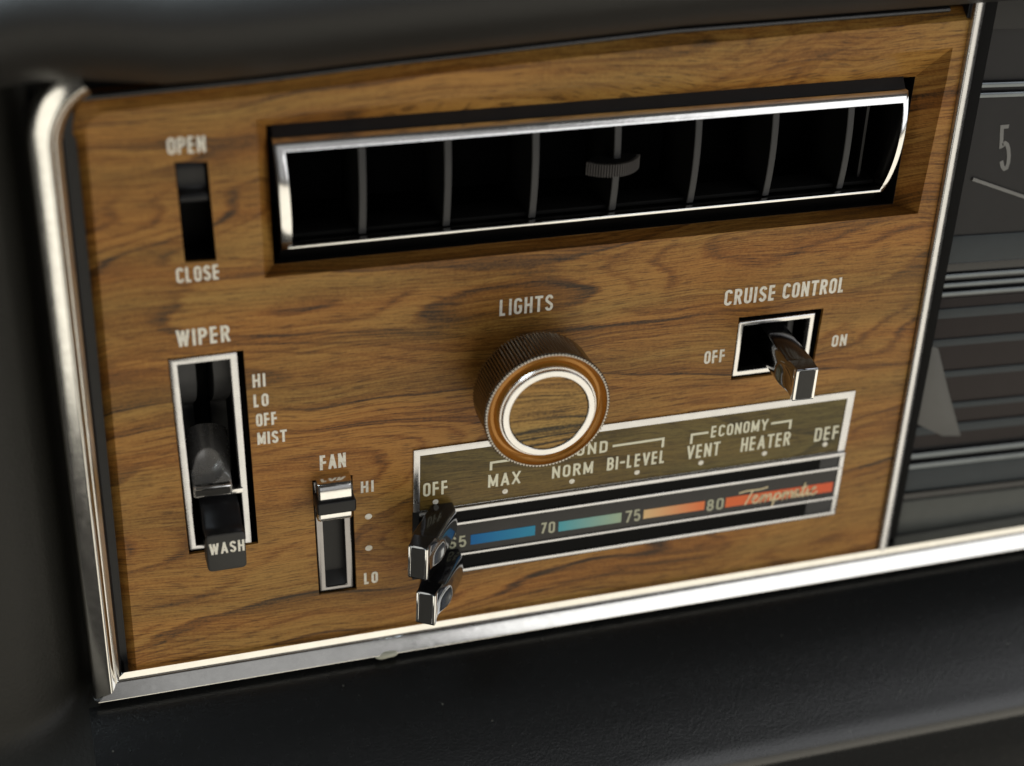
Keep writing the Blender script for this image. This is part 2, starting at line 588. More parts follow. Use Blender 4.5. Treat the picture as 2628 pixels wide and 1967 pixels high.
def dot(parent, x, z, rx, rz, o=0.0):
    bm = bmesh.new()
    prism(bm, [(x + rx * math.cos(a * math.pi / 12), z + rz * math.sin(a * math.pi / 12)) for a in range(24)], o, o + 0.12)
    return obj('dot', bm, PRINT, parent)


# ------------------------------------------------------------------ walnut panel with its openings
TOPF = [(-109, 87.7), (-69, 89.2), (-35.4, 91.1), (40.1, 94.8), (114.9, 96.3), (126, 96.6)]      # crease under the hood
TOPE = [(-113, 90.9), (-103, 91.2), (-66, 92.6), (-35, 94.6), (40, 98.2), (126, 99.4)]              # rear edge of the leaning strip
VENT_T = [(-68.7, 83.2), (-35.5, 84.8), (17.2, 86.2), (73.5, 88.0), (121.8, 89.1)]
ZB = -83.0
panel = thing('wood_panel', 'walnut woodgrain instrument panel with white switch lettering inside chrome trim', 'dashboard panel', V(0, ZB, -6))

holes = {                                     # TL, TR, BR, BL
    'vent': ((-68.7, 83.2), (121.8, 89.1), (119.9, 40.0), (-68.4, 40.4)),
    'slot': ((-88.9, 74.0), (-80.9, 73.4), (-80.2, 46.7), (-88.1, 46.9)),
    'wiper': ((-94.2, 20.3), (-74.7, 20.2), (-73.5, -41.6), (-92.7, -42.0)),
    'fan': ((-57.8, -23.2), (-46.4, -23.1), (-45.7, -62.9), (-56.8, -62.7)),
    'cruise': ((67.0, 12.7), (93.9, 12.5), (93.2, -8.3), (66.7, -7.9)),
}
xs = sorted({-109.6, -103.0, -35.4, 17.2, 73.5, 40.0, 114.9, 125.7} | {p[0] for h in holes.values() for p in h} |
            {h[0][0] for h in holes.values()})
# one column line per nominal hole side: snap bottom corners onto the top corner's column, then move the vertex
xs = sorted({-109.6, -103.0, -35.4, 17.2, 40.0, 73.5, 125.7} | {h[0][0] for h in holes.values()} | {h[1][0] for h in holes.values()})
zs = sorted({ZB, 80.0} | {h[0][1] for h in holes.values() if h is not holes['vent']} | {h[3][1] for h in holes.values()})
zs = [z for z in zs if z < 80.1] + [84.0, 999.0]     # 84 = vent top line (overridden), 999 = crease line
pos = {}
for i, x in enumerate(xs):
    for j, z in enumerate(zs):
        zz = z
        if z == 84.0:
            zz = interp(x, VENT_T) if -68.8 < x < 122 else (82.0 if x < -68.8 else 89.2)
        if z == 999.0:
            zz = interp(x, TOPF)
        xx = x
        if i == 0:
            xx = -109.9 + (zz + 80) / 165.0 * 1.0
        pos[(i, j)] = [xx, zz]
cells = set()
for i in range(len(xs) - 1):
    for j in range(len(zs) - 1):
        cells.add((i, j))
corner_idx = {}
for k, h in holes.items():
    i0, i1 = xs.index(h[0][0]), xs.index(h[1][0])
    j1 = zs.index(84.0) if k == 'vent' else zs.index(h[0][1])
    j0 = zs.index(h[3][1])
    for (i, j), p in (((i0, j1), h[0]), ((i1, j1), h[1]), ((i1, j0), h[2]), ((i0, j0), h[3])):
        pos[(i, j)] = list(p)
    for i in range(i0, i1 + 1):                # keep edges straight
        t = (xs[i] - xs[i0]) / (xs[i1] - xs[i0])
        pos[(i, j0)] = [h[3][0] + (h[2][0] - h[3][0]) * t, h[3][1] + (h[2][1] - h[3][1]) * t]
        if k != 'vent':
            pos[(i, j1)] = [h[0][0] + (h[1][0] - h[0][0]) * t, h[0][1] + (h[1][1] - h[0][1]) * t]
    for j in range(j0, j1 + 1):
        t = (zs[j] - zs[j0]) / ((h[0][1] if k == 'vent' else zs[j1]) - zs[j0])
        t = min(t, 1.0)
        zl, zr = pos[(i0, j)][1], pos[(i1, j)][1]
        if j not in (j0, j1):
            pos[(i0, j)][0] = h[3][0] + (h[0][0] - h[3][0]) * t
            pos[(i1, j)][0] = h[2][0] + (h[1][0] - h[2][0]) * t
    for i in range(i0, i1):
        for j in range(j0, j1):
            cells.discard((i, j))
bm = bmesh.new()
vv = {}


def pv(i, j):
    if (i, j) not in vv:
        vv[(i, j)] = bm.verts.new(V(*pos[(i, j)]))
    return vv[(i, j)]


top_j = len(zs) - 1
for (i, j) in cells:
    if (i, j) == (0, top_j - 1):
        continue
    bm.faces.new((pv(i, j), pv(i + 1, j), pv(i + 1, j + 1), pv(i, j + 1)))
# rounded upper left corner cell
a0, a1, b1 = pos[(0, top_j - 1)], pos[(1, top_j - 1)], pos[(1, top_j)]
curve = [(-108.95 + 6.0 * (1 - math.cos(t * math.pi / 16)), a0[1] + (b1[1] - a0[1]) * math.sin(t * math.pi / 16)) for t in range(1, 8)]
cv = [bm.verts.new(V(*p)) for p in curve]
bm.faces.new([pv(0, top_j - 1), pv(1, top_j - 1), pv(1, top_j)] + cv[::-1])
# leaning strips at the left and along the top
inner = [pv(0, j) for j in range(0, top_j)] + cv + [pv(i, top_j) for i in range(1, len(xs))]
outer = []
for v in inner:
    x, z = v.co.x / S, v.co.z / S
    if v in cv or (z > 81 and x < -108):
        t = (z - a0[1]) / (b1[1] - a0[1])
        ang = max(0, min(1, t)) * math.pi / 2
        outer.append(V(-112.0 + 6.5 * (1 - math.cos(ang)), a0[1] + (interp(-103, TOPE) - a0[1]) * math.sin(ang), -3.2))
    elif x < -108:
        outer.append(V(x - 2.3, z, -3.2))
    else:
        outer.append(V(x, interp(x, TOPE), -3.6))
ov = [bm.verts.new(p) for p in outer]
for a, b, c, d in zip(inner, inner[1:], ov[1:], ov):
    bm.faces.new((a, b, c, d))
# a lip behind the strips so the sheet has thickness
ov2 = [bm.verts.new(v.co + Vector((0, 0.004, 0))) for v in ov]
for a, b, c, d in zip(ov, ov[1:], ov2[1:], ov2):
    bm.faces.new((a, b, c, d))
# vent recess walls
h = holes['vent']
i0, i1 = xs.index(h[0][0]), xs.index(h[1][0])
jt, jb = zs.index(84.0), zs.index(h[3][1])
top_line = [pv(i, jt) for i in range(i0, i1 + 1)]
right_line = [pv(i1, j) for j in range(jt, jb - 1, -1)]
bot_line = [pv(i, jb) for i in range(i1, i0 - 1, -1)]
left_line = [pv(i0, j) for j in range(jb, jt + 1)]
inq = ((-65.0, 78.4), (116.7, 78.5), (116.2, 40.0), (-64.6, 40.2))


def wall(line, p, q):
    A, B = Vector(line[0].co), Vector(line[-1].co)
    dst = [bm.verts.new(V(p[0], p[1], -8).lerp(V(q[0], q[1], -8), (Vector(v.co) - A).length / (B - A).length)) for v in line]
    for a, b, c, d in zip(line, line[1:], dst[1:], dst):
        bm.faces.new((a, b, c, d))


wall(top_line, inq[0], inq[1])
wall(right_line, inq[1], inq[2])
wall(bot_line, inq[2], inq[3])
wall(left_line, inq[3], inq[0])
# short returns into the other openings
for k in ('slot', 'wiper', 'fan', 'cruise'):
    hh = holes[k]
    q = [bm.verts.new(V(x, z, 0)) for x, z in hh]
    qb = [bm.verts.new(V(x, z, -1.0)) for x, z in hh]
    for i in range(4):
        bm.faces.new((q[i], q[(i + 1) % 4], qb[(i + 1) % 4], qb[i]))
obj('fascia', bm, WOOD, panel, angle=20)

SW = 0.78
for t, x0, x1, z0, z1, sw in (
        ('OPEN', -90.3, -81.2, 76.0, 80.3, .64), ('CLOSE', -90.5, -79.7, 41.5, 45.7, .66),
        ('WIPER', -91.7, -78.0, 23.3, 28.2, .82),
        ('HI', -72.8, -69.4, 8.7, 12.7, .68), ('LO', -72.8, -68.8, 2.6, 6.5, .68), ('OFF', -72.4, -66.7, -3.5, .5, .68), ('MIST', -72.3, -64.3, -9.3, -5.4, .68),
        ('FAN', -55.5, -48.2, -20.1, -15.3, .82), ('HI', -44.1, -40.4, -29.5, -25.7, .72), ('LO', -43.5, -39.4, -61.5, -57.5, .72),
        ('LIGHTS', -5.1, 10.2, 21.9, 26.8, .74),
        ('CRUISE', 61.7, 77.6, 17.1, 22.1, .84), ('CONTROL', 79.9, 99.6, 17.2, 22.1, .84),
        ('OFF', 57.4, 63.9, -1.3, 2.9, .70), ('ON', 98.2, 103.0, -.9, 3.0, .70)):
    lettering(panel, t, x0, x1, z0, z1, sw, 0.02)
for z in (-37.8, -48.8):
    dot(panel, -42.0, z, 1.05, 0.95, 0.02)

# ------------------------------------------------------------------ chrome trim: left side bar and bottom bar
trim = thing('chrome_trim', 'L-shaped bright chrome trim edging the walnut panel on its left and bottom', 'trim', V(-117, -86, -4))


def sweep(bm, path, prof):
    """path: (x, z, nx, nz) with normal pointing outwards from the panel; prof: (u along normal, out)"""
    rows = []
    for x, z, nx, nz in path:
        rows.append([V(x + nx * u, z + nz * u, o) for u, o in prof])
    vs = grid(bm, rows)
    bm.faces.new(vs[0])
    bm.faces.new(vs[-1][::-1])


side_prof = smooth_path([(4.7, -3.5), (4.7, 1.0), (4.4, 2.6), (3.6, 3.6), (0.2, 5.4), (-0.6, 5.3), (-1.1, 4.6), (-1.5, 3.7)], 5) + [(-1.6, 3.2)] + \
    smooth_path([(-1.7, 3.2), (-2.6, 2.2), (-3.6, 0.6), (-4.0, -3.5)], 4)
path = [(-117.9, -83.0, -1, 0)]
for z in range(-75, 82, 8):
    path.append((-117.9, z, -1, 0))
for k in range(1, 13):
    a = math.radians(64 * k / 12)
    path.append((-117.9 + 17 * (1 - math.cos(a)), 81 + 17 * math.sin(a), -math.cos(a), math.sin(a)))
# mitre the lower end
bm = bmesh.new()
rows = []
for n_, (x, z, nx, nz) in enumerate(path):
    rows.append([V(x + nx * u, (z + nz * u) if n_ else (-82.0 - (u * 0.70)), o) for u, o in side_prof])
grid(bm, rows)
sb = obj('side_bar', bm, [CHROME, BLACK], trim, angle=50)
for p in sb.data.polygons:
    if p.center.x + trim.location.x > -0.1150 and p.normal.x > 0.75 and p.center.z + trim.location.z < 0.080:
        p.material_index = 1
bm = bmesh.new()
box(bm, -114.2, -111.2, -82.0, 88.0, -9, -3.0)
obj('dark_gasket', bm, BLACK, trim)

bot_prof = [(-78.2, -3.5), (-78.3, 0.6)] + smooth_path([(-78.4, 1.5), (-79.4, 1.75), (-80.4, 1.95)], 3) + [(-80.55, 1.9)] + \
    smooth_path([(-80.6, 2.1), (-80.8, 2.7), (-84.2, 5.1), (-84.8, 5.2), (-85.2, 4.6), (-85.4, 3.0), (-85.4, 0.0), (-85.2, -3.5)], 5)
bm = bmesh.new()
rows = []
for x in [-121.0] + list(range(-110, 241, 10)):
    rows.append([V(-117.6 + (-81.6 - z) * -1.30 if x == -121.0 else x, z, o) for z, o in bot_prof])
grid(bm, rows)
obj('bottom_bar', bm, CHROME, trim, angle=50)
bm = bmesh.new()
bmesh.ops.create_icosphere(bm, subdivisions=3, radius=1.0)
for v in bm.verts:
    k = 1 + 0.08 * math.sin(5 * v.co.x + 3 * v.co.z)
    v.co = V(-37.8 + 3.6 * v.co.x * k, -84.9 + 1.2 * v.co.z * k + 0.35 * v.co.x, 4.6 - 1.5 * v.co.y * k)
g = obj('glue_smudge', bm, plain('dried_glue', (0.42, 0.42, 0.34), 0.5), trim)

# divider between the panel and the radio
div = thing('divider_trim', 'slim upright chrome strip between the walnut panel and the radio', 'trim', V(128, -80, -4))
bm = bmesh.new()
pr = [(125.9, -5), (125.9, 0.8), (126.1, 1.5), (126.6, 1.75), (127.6, 1.7), (128.6, 1.35), (129.4, 0.6), (129.8, -0.6), (130.0, -5)]
rows = [[V(x - 0.002 * z, z, o) for x, o in pr] for z in range(-79, 112, 10)]
grid(bm, rows)
obj('chrome_strip', bm, PLATE, div, angle=50)
bm = bmesh.new()
box(bm, 124.9, 126.0, -79, 103.0, -5, -0.5)
obj('dark_gasket', bm, BLACK, div, bevel=0.2)
bm = bmesh.new()
prism(bm, [(130.0, -78), (134.0, -78), (134.8, 104), (129.9, 104)], -14, -1.5)
obj('black_rail', bm, VOID, div, bevel=0.8, seg=3)

# ------------------------------------------------------------------ air vent
vent = thing('air_vent', 'long black air vent outlet with chrome frame and upright vanes set in the walnut', 'air vent', V(25, 40, -20))
bm = bmesh.new()
well(bm, [inq[3], inq[2], inq[1], inq[0]], -8.05, -52, [(-62, 38), (114, 38), (114, 80), (-62, 80)])
obj('housing', bm, VOID, vent)


def barrel_o(z):                               # front of the swivelling barrel
    d = z - 60.5
    return -1.0 - (30.0 - math.sqrt(max(30.0 ** 2 - d * d, 1)))


def barrel_frame(xl_t, xr_t, xl_b, xr_b, zt, zb, w_top, w_bot, w_l, w_r, rise, mat, name):
    bm = bmesh.new()
    nz = 16

    def edge(z, off):
        t = (z - zb) / (zt - zb)
        return xl_b + (xl_t - xl_b) * t + off, xr_b + (xr_t - xr_b) * t - off

    zi0, zi1 = zb + w_bot, zt - w_top
    outer, innr = [], []

    def side(z0, z1, wl, wr):
        pts = []
        for k in range(nz + 1):
            z = z0 + (z1 - z0) * k / nz
            pts.append((z,) + edge(z, 0))
        return pts
    ro = side(zb, zt, 0, 0)
    ri = side(zi0, zi1, 0, 0)
    loop_o = [(l, z) for z, l, r in ro] + [(r, z) for z, l, r in reversed(ro)]
    loop_i = [(l + w_l, z) for z, l, r in ri] + [(r - w_r, z) for z, l, r in reversed(ri)]
    nn = len(loop_o)
    loops = []
    for pts, dz in ((loop_o, -5.0), (loop_o, rise * 0.75), (None, rise), (loop_i, rise * 0.80), (loop_i, -5.0)):
        if pts is None:
            row = []
            for (xa, za), (xb, zb_) in zip(loop_o, loop_i):
                row.append(bm.verts.new(V(xa * .5 + xb * .5, za * .5 + zb_ * .5, barrel_o(za * .5 + zb_ * .5) + dz)))
        else:
            row = [bm.verts.new(V(x, z, barrel_o(z) + dz)) for x, z in pts]
        loops.append(row)
    for a, b in zip(loops, loops[1:]):
        for i in range(nn):
            bm.faces.new((a[i], a[(i + 1) % nn], b[(i + 1) % nn], b[i]))
    return obj(name, bm, mat, vent, angle=60)


barrel_frame(-64.2, 113.0, -63.0, 109.7, 75.9, 45.9, 2.9, 1.0, 2.6, 1.5, 0.9, BRIGHT, 'chrome_frame')
bm = bmesh.new()                                # black barrel roof behind the chrome
rows = []
for k in range(9):
    a = math.radians(30 + 60 * k / 8)
    rows.append([V(x, 60.5 + 30.2 * math.sin(a) * 0.86 + 2.6, -31.4 + 30.0 * math.cos(a)) for x in (-64.0, 25, 112.6)])
grid(bm, rows)
obj('barrel_roof', bm, BLACK, vent)
bm = bmesh.new()
rows = []
for k in range(9):
    a = math.radians(-30 - 60 * k / 8)
    rows.append([V(x, 60.5 + 30.0 * math.sin(a) * 0.9 - 1.2, -31.9 + 30.0 * math.cos(a)) for x in (-63.0, 25, 109.6)])
grid(bm, rows)
obj('barrel_floor', bm, VOID, vent)
bm = bmesh.new()
prism(bm, [(-61.0, 47.4), (108.2, 47.4), (108.3, 48.6), (-61.0, 48.6)], -16, -7.4)
obj('inner_ledge', bm, VOID, vent, bevel=0.25)
bm = bmesh.new()
box(bm, -61.6, 108.6, 46.4, 47.2, -6.5, -3.1)
obj('lower_lip', bm, BRIGHT, vent, bevel=0.22)
for x, xb in ((-42.6, -42.6), (-20.3, -20.3), (3.2, 3.2), (25.8, 25.8), (48.8, 48.4), (71.2, 70.9), (93.7, 93.6)):
    bm = bmesh.new()
    rows = []
    for k in range(13):
        z = 47.5 + (74.8 - 47.5) * k / 12
        o = -4.6 + 0.42 * (barrel_o(z) + 1.0)
        cx = xb + (x - xb) * k / 12
        cx += 5.3 * (cx + 124) / 374
        rows.append([V(cx - 1.0, z, o - 22), V(cx - 1.0, z, o - .2), V(cx - .8, z, o), V(cx + .8, z, o), V(cx + 1.0, z, o - .2), V(cx + 1.0, z, o - 22)])
    grid(bm, rows)
    vo = obj('vane', bm, [SATIN, VOID], vent, angle=40)
    for p in vo.data.polygons:
        p.material_index = 1 if abs(p.normal.x) > 0.9 else 0  # vane sides blackened: shade inside the vent put into the colour
bm = bmesh.new()
rows = [[V(99.0 + dx, z, -26) for dx in (0, 2.2)] for z in (47, 75)]
grid(bm, rows)
prism(bm, [(104.2, 47), (105.0, 47), (105.0, 75), (104.2, 75)], -24, -10)
obj('end_baffle', bm, BLACK, vent)
# serrated thumbwheel
bm = bmesh.new()
cx, co, rr = 26.2, -10.4, 9.8
rows = []
nt_ = 132
for z in (59.4, 63.0):
    row = []
    for k in range(nt_ + 1):
        a = math.radians(-50 + 114 * k / nt_)
        r2 = rr - (1.1 if k % 5 in (0, 1) else 0.0)
        row.append(V(cx + r2 * math.sin(a), z, co + r2 * math.cos(a)))
    rows.append(row)
vs = grid(bm, rows)
ctr = [bm.verts.new(V(cx, z, co)) for z in (59.4, 63.0)]
for k in range(nt_):
    bm.faces.new((vs[0][k], vs[0][k + 1], ctr[0]))
    bm.faces.new((vs[1][k + 1], vs[1][k], ctr[1]))
tw = obj('thumbwheel', bm, [RIB, VOID], vent, angle=20)
for p in tw.data.polygons:
    p.material_index = 1 if abs(p.normal.z) > 0.9 else 0  # flat faces blackened so only the ribbed band stands out of the shade

# ------------------------------------------------------------------ open / close slide switch
slide = thing('slide_switch', 'plain black slide switch in the slot between the words OPEN and CLOSE', 'switch', V(-84.5, 46.8, -10))
bm = bmesh.new()
q = [holes['slot'][i] for i in (3, 2, 1, 0)]
well(bm, q, -1.0, -11)
obj('well', bm, VOID, slide)
bm = bmesh.new()
rows = []
for z, o in smooth_path([(74.0, -4.0), (71.5, -2.6), (68.0, -2.6), (66.0, -2.2), (64.8, -1.0), (63.6, -0.6), (62.6, -1.2), (62.0, -3.0), (62.0, -9.0)], 4):
    cx = -84.6 + (60 - z) * 0.027
    rows.append([V(cx - 3.7, z, -10), V(cx - 3.7, z, o - .3), V(cx - 3.4, z, o), V(cx + 3.3, z, o), V(cx + 3.6, z, o - .3), V(cx + 3.6, z, -10)])
grid(bm, rows)
obj('slider', bm, BLACK, slide, angle=40)

# ------------------------------------------------------------------ wiper switch
wip = thing('wiper_switch', 'tall chrome-framed wiper switch with smoked lever above a black WASH paddle', 'switch', V(-84, -42, -14))
hq = holes['wiper']
bm = bmesh.new()
well(bm, [hq[3], hq[2], hq[1], hq[0]], -1.0, -26)
obj('well', bm, VOID, wip)
bz_o = [(-94.0, 20.1), (-76.5, 20.1), (-75.3, -40.8), (-92.5, -40.4)]
bz_i = [(-92.0, 18.2), (-78.5, 18.2), (-77.2, -38.9), (-90.5, -38.9)]
bm = bmesh.new()
ring(bm, bz_o, bz_i, -3.0, 0.5)
# remove the part of the lower bar that the paddle passes over
obj('bezel', bm, PLATE, wip, bevel=0.35, seg=2)
bm = bmesh.new()                                # curved drum faces either side of the centre slot
for x0, x1 in ((-91.6, -87.0), (-82.4, -77.9)):
    rows = []
    for k in range(21):
        z = 18.4 - 52 * k / 20
        o = max(-23.0, -5.0 - 0.05 * max(0, 12 - z) ** 2)
        rows.append([V(x0 + (18 - z) * .022, z, -24), V(x0 + (18 - z) * .022, z, o), V(x1 + (18 - z) * .022, z, o), V(x1 + (18 - z) * .022, z, -24)])
    grid(bm, rows)
obj('drum', bm, SATIN, wip, angle=40)


bm = bmesh.new()
box(bm, -80.2, -77.0, -23.4, -21.9, -1.5, 0.9)
obj('pointer_tab', bm, FOIL, wip, bevel=0.15)
# WASH paddle
bm = bmesh.new()
rows = []
spine = smooth_path([(-21.5, -9.0), (-24.5, -2.0), (-27.0, 3.0), (-29.6, 6.8), (-29.8, 9.4)], 6)
for z, o in spine:
    hw = 5.2
    rows.append([V(-83.6 - hw, z - 5, o - 3), V(-83.6 - hw, z - .6, o), V(-83.6 - hw + .8, z, o + .2), V(-83.6 + hw - .8, z, o + .2), V(-83.6 + hw, z - .6, o), V(-83.6 + hw, z - 5, o - 3)])
grid(bm, rows)
wl = obj('wash_paddle', bm, BLACK, wip, angle=50)
bm = bmesh.new()
prism(bm, rrect(-88.8, -78.2, -42.0, -29.9, 1.3), 3.0, 9.8)
obj('paddle_face', bm, FACE, wl, bevel=0.5, seg=3)
lettering(wl, 'WASH', -88.1, -78.6, -36.2, -32.5, .62, 9.82)

# ------------------------------------------------------------------ fan switch
fan = thing('fan_switch', 'narrow chrome-edged fan slide switch pushed up to HI below the word FAN', 'switch', V(-52, -63, -10))
hq = holes['fan']
bm = bmesh.new()
well(bm, [hq[3], hq[2], hq[1], hq[0]], -1.0, -4.5)
obj('well', bm, BLACK, fan)
bm = bmesh.new()
ring(bm, [(-57.5, -24.0), (-47.3, -24.0), (-46.6, -62.3), (-56.4, -62.1)], [(-55.2, -25.8), (-49.2, -25.8), (-48.5, -60.9), (-54.6, -60.9)], -4.0, -0.4)
obj('bezel', bm, STEEL, fan, bevel=0.35)
bm = bmesh.new()
well(bm, [(-54.6, -60.9), (-48.5, -60.9), (-49.2, -25.8), (-55.2, -25.8)], -0.9, -9.0, [(-54.6, -54.0), (-48.7, -54.0), (-49.2, -25.8), (-55.2, -25.8)])
obj('track', bm, SATIN, fan)
cx = -52.2
bm = bmesh.new()
rows = []
for z, o in smooth_path([(-21.8, 0.0), (-21.95, 2.6), (-22.6, 4.3), (-24.4, 5.1), (-26.4, 5.3), (-30.6, 5.2), (-31.6, 4.8), (-34.0, 4.4), (-35.0, 3.0), (-35.3, 0.0)], 3):
    rows.append([V(cx - 4.8, z, -.3), V(cx - 4.8, z, o - .5), V(cx - 4.3, z, o), V(cx + 4.3, z, o), V(cx + 4.8, z, o - .5), V(cx + 4.8, z, -.3)])
vs = grid(bm, rows)
sl = obj('slider', bm, BRIGHT, fan, angle=35)
bm = bmesh.new()
prism(bm, rrect(cx - 5.5, cx + 5.5, -31.0, -26.9, .8), 0.2, 6.4)
obj('grip_band', bm, BLACK, sl, bevel=0.5, seg=3)

# ------------------------------------------------------------------ light knob
KX, KZ = 2.5, 3.4
knob = thing('light_knob', 'large round headlight knob with knurled metal rim, amber ring and walnut centre', 'knob', V(KX, KZ, 0))
bm = bmesh.new()
lathe(bm, KX, KZ, [(11, 0), (11, 8.4), (16.2, 8.4)], 64)
obj('shaft_collar', bm, BLACK, knob)
bm = bmesh.new()
lathe(bm, KX, KZ, [(15.6, 8.3), (16.5, 8.0, 1), (17.1, 8.4, 1), (17.3, 20.6, 1), (17.85, 21.2, 1), (17.8, 21.7, 1), (17.5, 22.0, 1), (16.9, 22.05), (16.7, 21.6)], teeth=112, depth=0.62)
obj('knurled_rim', bm, KNURL, knob, angle=25)
bm = bmesh.new()
lathe(bm, KX, KZ, [(16.75, 21.8), (16.4, 21.0), (15.6, 20.4), (14.8, 20.6), (14.2, 21.4), (13.4, 22.2)], 128)
obj('amber_ring', bm, AMBER, knob, angle=35)
bm = bmesh.new()
lathe(bm, KX, KZ, [(13.75, 20.5), (13.75, 22.0), (13.55, 22.35), (13.25, 22.4), (13.12, 22.9), (12.85, 23.2), (11.3, 23.2), (11.1, 23.0), (11.0, 22.5)], 128)
obj('chrome_ring', bm, FOIL, knob, angle=25)
bm = bmesh.new()
rows = lathe(bm, KX, KZ, [(11.05, 22.5), (10.9, 22.85)], 96)
bm.faces.new(rows[-1])
obj('walnut_inlay', bm, INLAY, knob)


# ------------------------------------------------------------------ bar levers (cruise control and climate)
def bar_lever(parent, base, tip, w, h, name='lever', flare=1.6, flat=False, dish=0.055, arch=1.0, mat=None):
    """base, tip: (x, z, o); black chrome bar, thumb dishes in its two broad sides, fuller behind them.
    flat: the broad sides face up and down"""
    B, T = V(*base), V(*tip)
    ax = (T - B)
    Ln = ax.length / S
    ax.normalize()
    upv = Vector((0, 0, 1))
    rt = ax.cross(upv).normalized()
    if rt.x < 0:
        rt = -rt
    upn = rt.cross(ax)
    if upn.z < 0:
        upn = -upn
    if flat:
        rt, upn = upn, rt

    def pt(u, a, b):                           # u back from the tip, a across the thin way, b along the broad side
        return T - ax * u * S + rt * a * S + upn * b * S

    def sm(e0, e1, x):
        t = min(1, max(0, (x - e0) / (e1 - e0)))
        return t * t * (3 - 2 * t)

    def half_h(u):
        return h / 2 * (1 + 0.16 * sm(2, 14, u)) if flat else h / 2 * (1 - 0.10 * sm(0.5 * Ln, Ln, u))

    def half_w(u, b):
        hh = half_h(u)
        body = w / 2 + flare * sm(0.8, 8.0, u) - (0 if flat else (flare + 0.15 * w) * sm(0.80 * Ln, 1.0 * Ln, u))
        body *= 1 - (0.85 if flat else 0.30) * sm(1, 9, u) * abs(b / hh) ** (2.6 if flat else 4)
        cut = w / 2 - 0.55 + 0.048 * (u - 4.4) ** 2 + dish * max(0, b * arch + h * .14) ** 2
        return min(body, cut)

    bmx = bmesh.new()
    nu, nv = 72, 26
    rows = []
    for i in range(nu + 1):
        u = Ln * (i / nu) ** 1.2
        hh = half_h(u) - (0.3 if i == 0 else 0)
        row = []
        for sg in (1, -1):
            for j in range(nv + 1):
                b = sg * hh * (-1 + 2 * j / nv)
                row.append(pt(u, sg * (half_w(u, b) - (0.25 if i == 0 else 0) - (0.25 if j in (0, nv) else 0)), b))
        rows.append(row)
    vs = grid(bmx, [r + [r[0]] for r in rows])
    bmx.faces.new(vs[0][:-1])
    bmx.faces.new(vs[-1][:-1])
    core = obj(name, bmx, [mat or SIDE, GLOSS], parent, angle=42)
    for p in core.data.polygons:
        if not flat and abs(Vector(p.normal).dot(upn)) > 0.75:
            p.material_index = 1
    for sgn in (-1, 1):                        # thin bright edges at the tip
        bmx = bmesh.new()
        hh = half_h(0) - .45
        q = [(sgn * (w / 2 - .85), -.14), (sgn * (w / 2 - .15), -.14), (sgn * (w / 2 + .10), .25), (sgn * (w / 2 + .08), 1.3), (sgn * (w / 2 - .85), 1.3)]
        a = [bmx.verts.new(pt(u, x, -hh)) for x, u in q]
        b = [bmx.verts.new(pt(u, x, hh)) for x, u in q]
        bmx.faces.new(a)
        bmx.faces.new(b)
        for i in range(5):
            bmx.faces.new((a[i], a[(i + 1) % 5], b[(i + 1) % 5], b[i]))
        obj('edge_strip', bmx, BRIGHT, core, angle=25, bevel=0.12)
    bmx = bmesh.new()
    hh = half_h(0)
    pts = rrect(-(w / 2 - .95), w / 2 - .95, -hh + .4, hh - .4, .4, 3)
    a = [bmx.verts.new(pt(0.2, x, z)) for x, z in pts]
    b = [bmx.verts.new(pt(-0.22, x * .94, z * .97)) for x, z in pts]
    bmx.faces.new(b)
    for i in range(len(a)):
        bmx.faces.new((a[i], a[(i + 1) % len(a)], b[(i + 1) % len(a)], b[i]))
    obj('end_face', bmx, FACE, core, angle=40)
    return core


cru = thing('cruise_switch', 'cruise control toggle, black and chrome bar lever in a square chrome bezel', 'switch', V(80, -8, -14))
hq = holes['cruise']
bm = bmesh.new()
well(bm, [hq[3], hq[2], hq[1], hq[0]], -1.0, -22)
obj('well', bm, VOID, cru)
bm = bmesh.new()
ring(bm, [(67.2, 11.2), (91.5, 11.3), (91.3, -6.9), (66.9, -6.9)], [(68.9, 9.6), (89.9, 9.7), (89.7, -5.2), (68.5, -5.2)], -3.0, 0.1)
obj('bezel', bm, FOIL, cru, bevel=0.45, seg=3)
bm = bmesh.new()
for x0, x1 in ((85.6, 87.6),):
    box(bm, x0, x1, -6, 10.4, -14, -5)
obj('guide', bm, SATIN, cru, bevel=0.3)
bar_lever(wip, (-84.4, -13.2, -16.5), (-85.2, -21.5, 1.4), 4.7, 10.3, 'speed_lever', flare=1.9, flat=True, dish=0.05, mat=LEVERGREY)
bar_lever(cru, (79.6, 3.2, -9), (77.9, 2.2, 23.5), 6.7, 10.3, flare=1.3)

# ------------------------------------------------------------------ climate control
cli = thing('climate_control', 'silver-framed climate control plate with two slots and a blue to orange temperature scale', 'control panel', V(40, -62, -8))
bm = bmesh.new()
ring(bm, [(-29.0, -17.4), (108.6, -17.0), (108.1, -38.4), (-29.0, -38.4)], [(-27.1, -19.5), (106.2, -19.4), (105.7, -38.2), (-27.1, -38.2)], 0.02, 0.55)
obj('frame', bm, PLATE, cli, bevel=0.12)
bm = bmesh.new()
box(bm, -27.3, 106.3, -38.3, -19.3, 0.02, 0.25)
obj('plate', bm, OLIVE, cli)
bm = bmesh.new()                                # lower housing with black side walls
box(bm, -29.2, 108.4, -62.3, -38.45, 0.02, 0.6)
obj('housing', bm, BLACK, cli, bevel=0.2)
for z0, z1 in ((-39.9, -38.5), (-44.7, -43.6), (-55.7, -54.7), (-61.7, -60.4)):
    bm = bmesh.new()
    prism(bm, [(-27.4, z0), (107.8, z0), (107.8, z1), (-27.4, z1)], 0.5, 1.3)
    obj('chrome_rail', bm, PLATE, cli, bevel=0.3, seg=2)
bm = bmesh.new()
prism(bm, [(106.3, -61.9), (107.9, -61.9), (108.2, -38.6), (106.6, -38.6)], 0.4, 1.1)
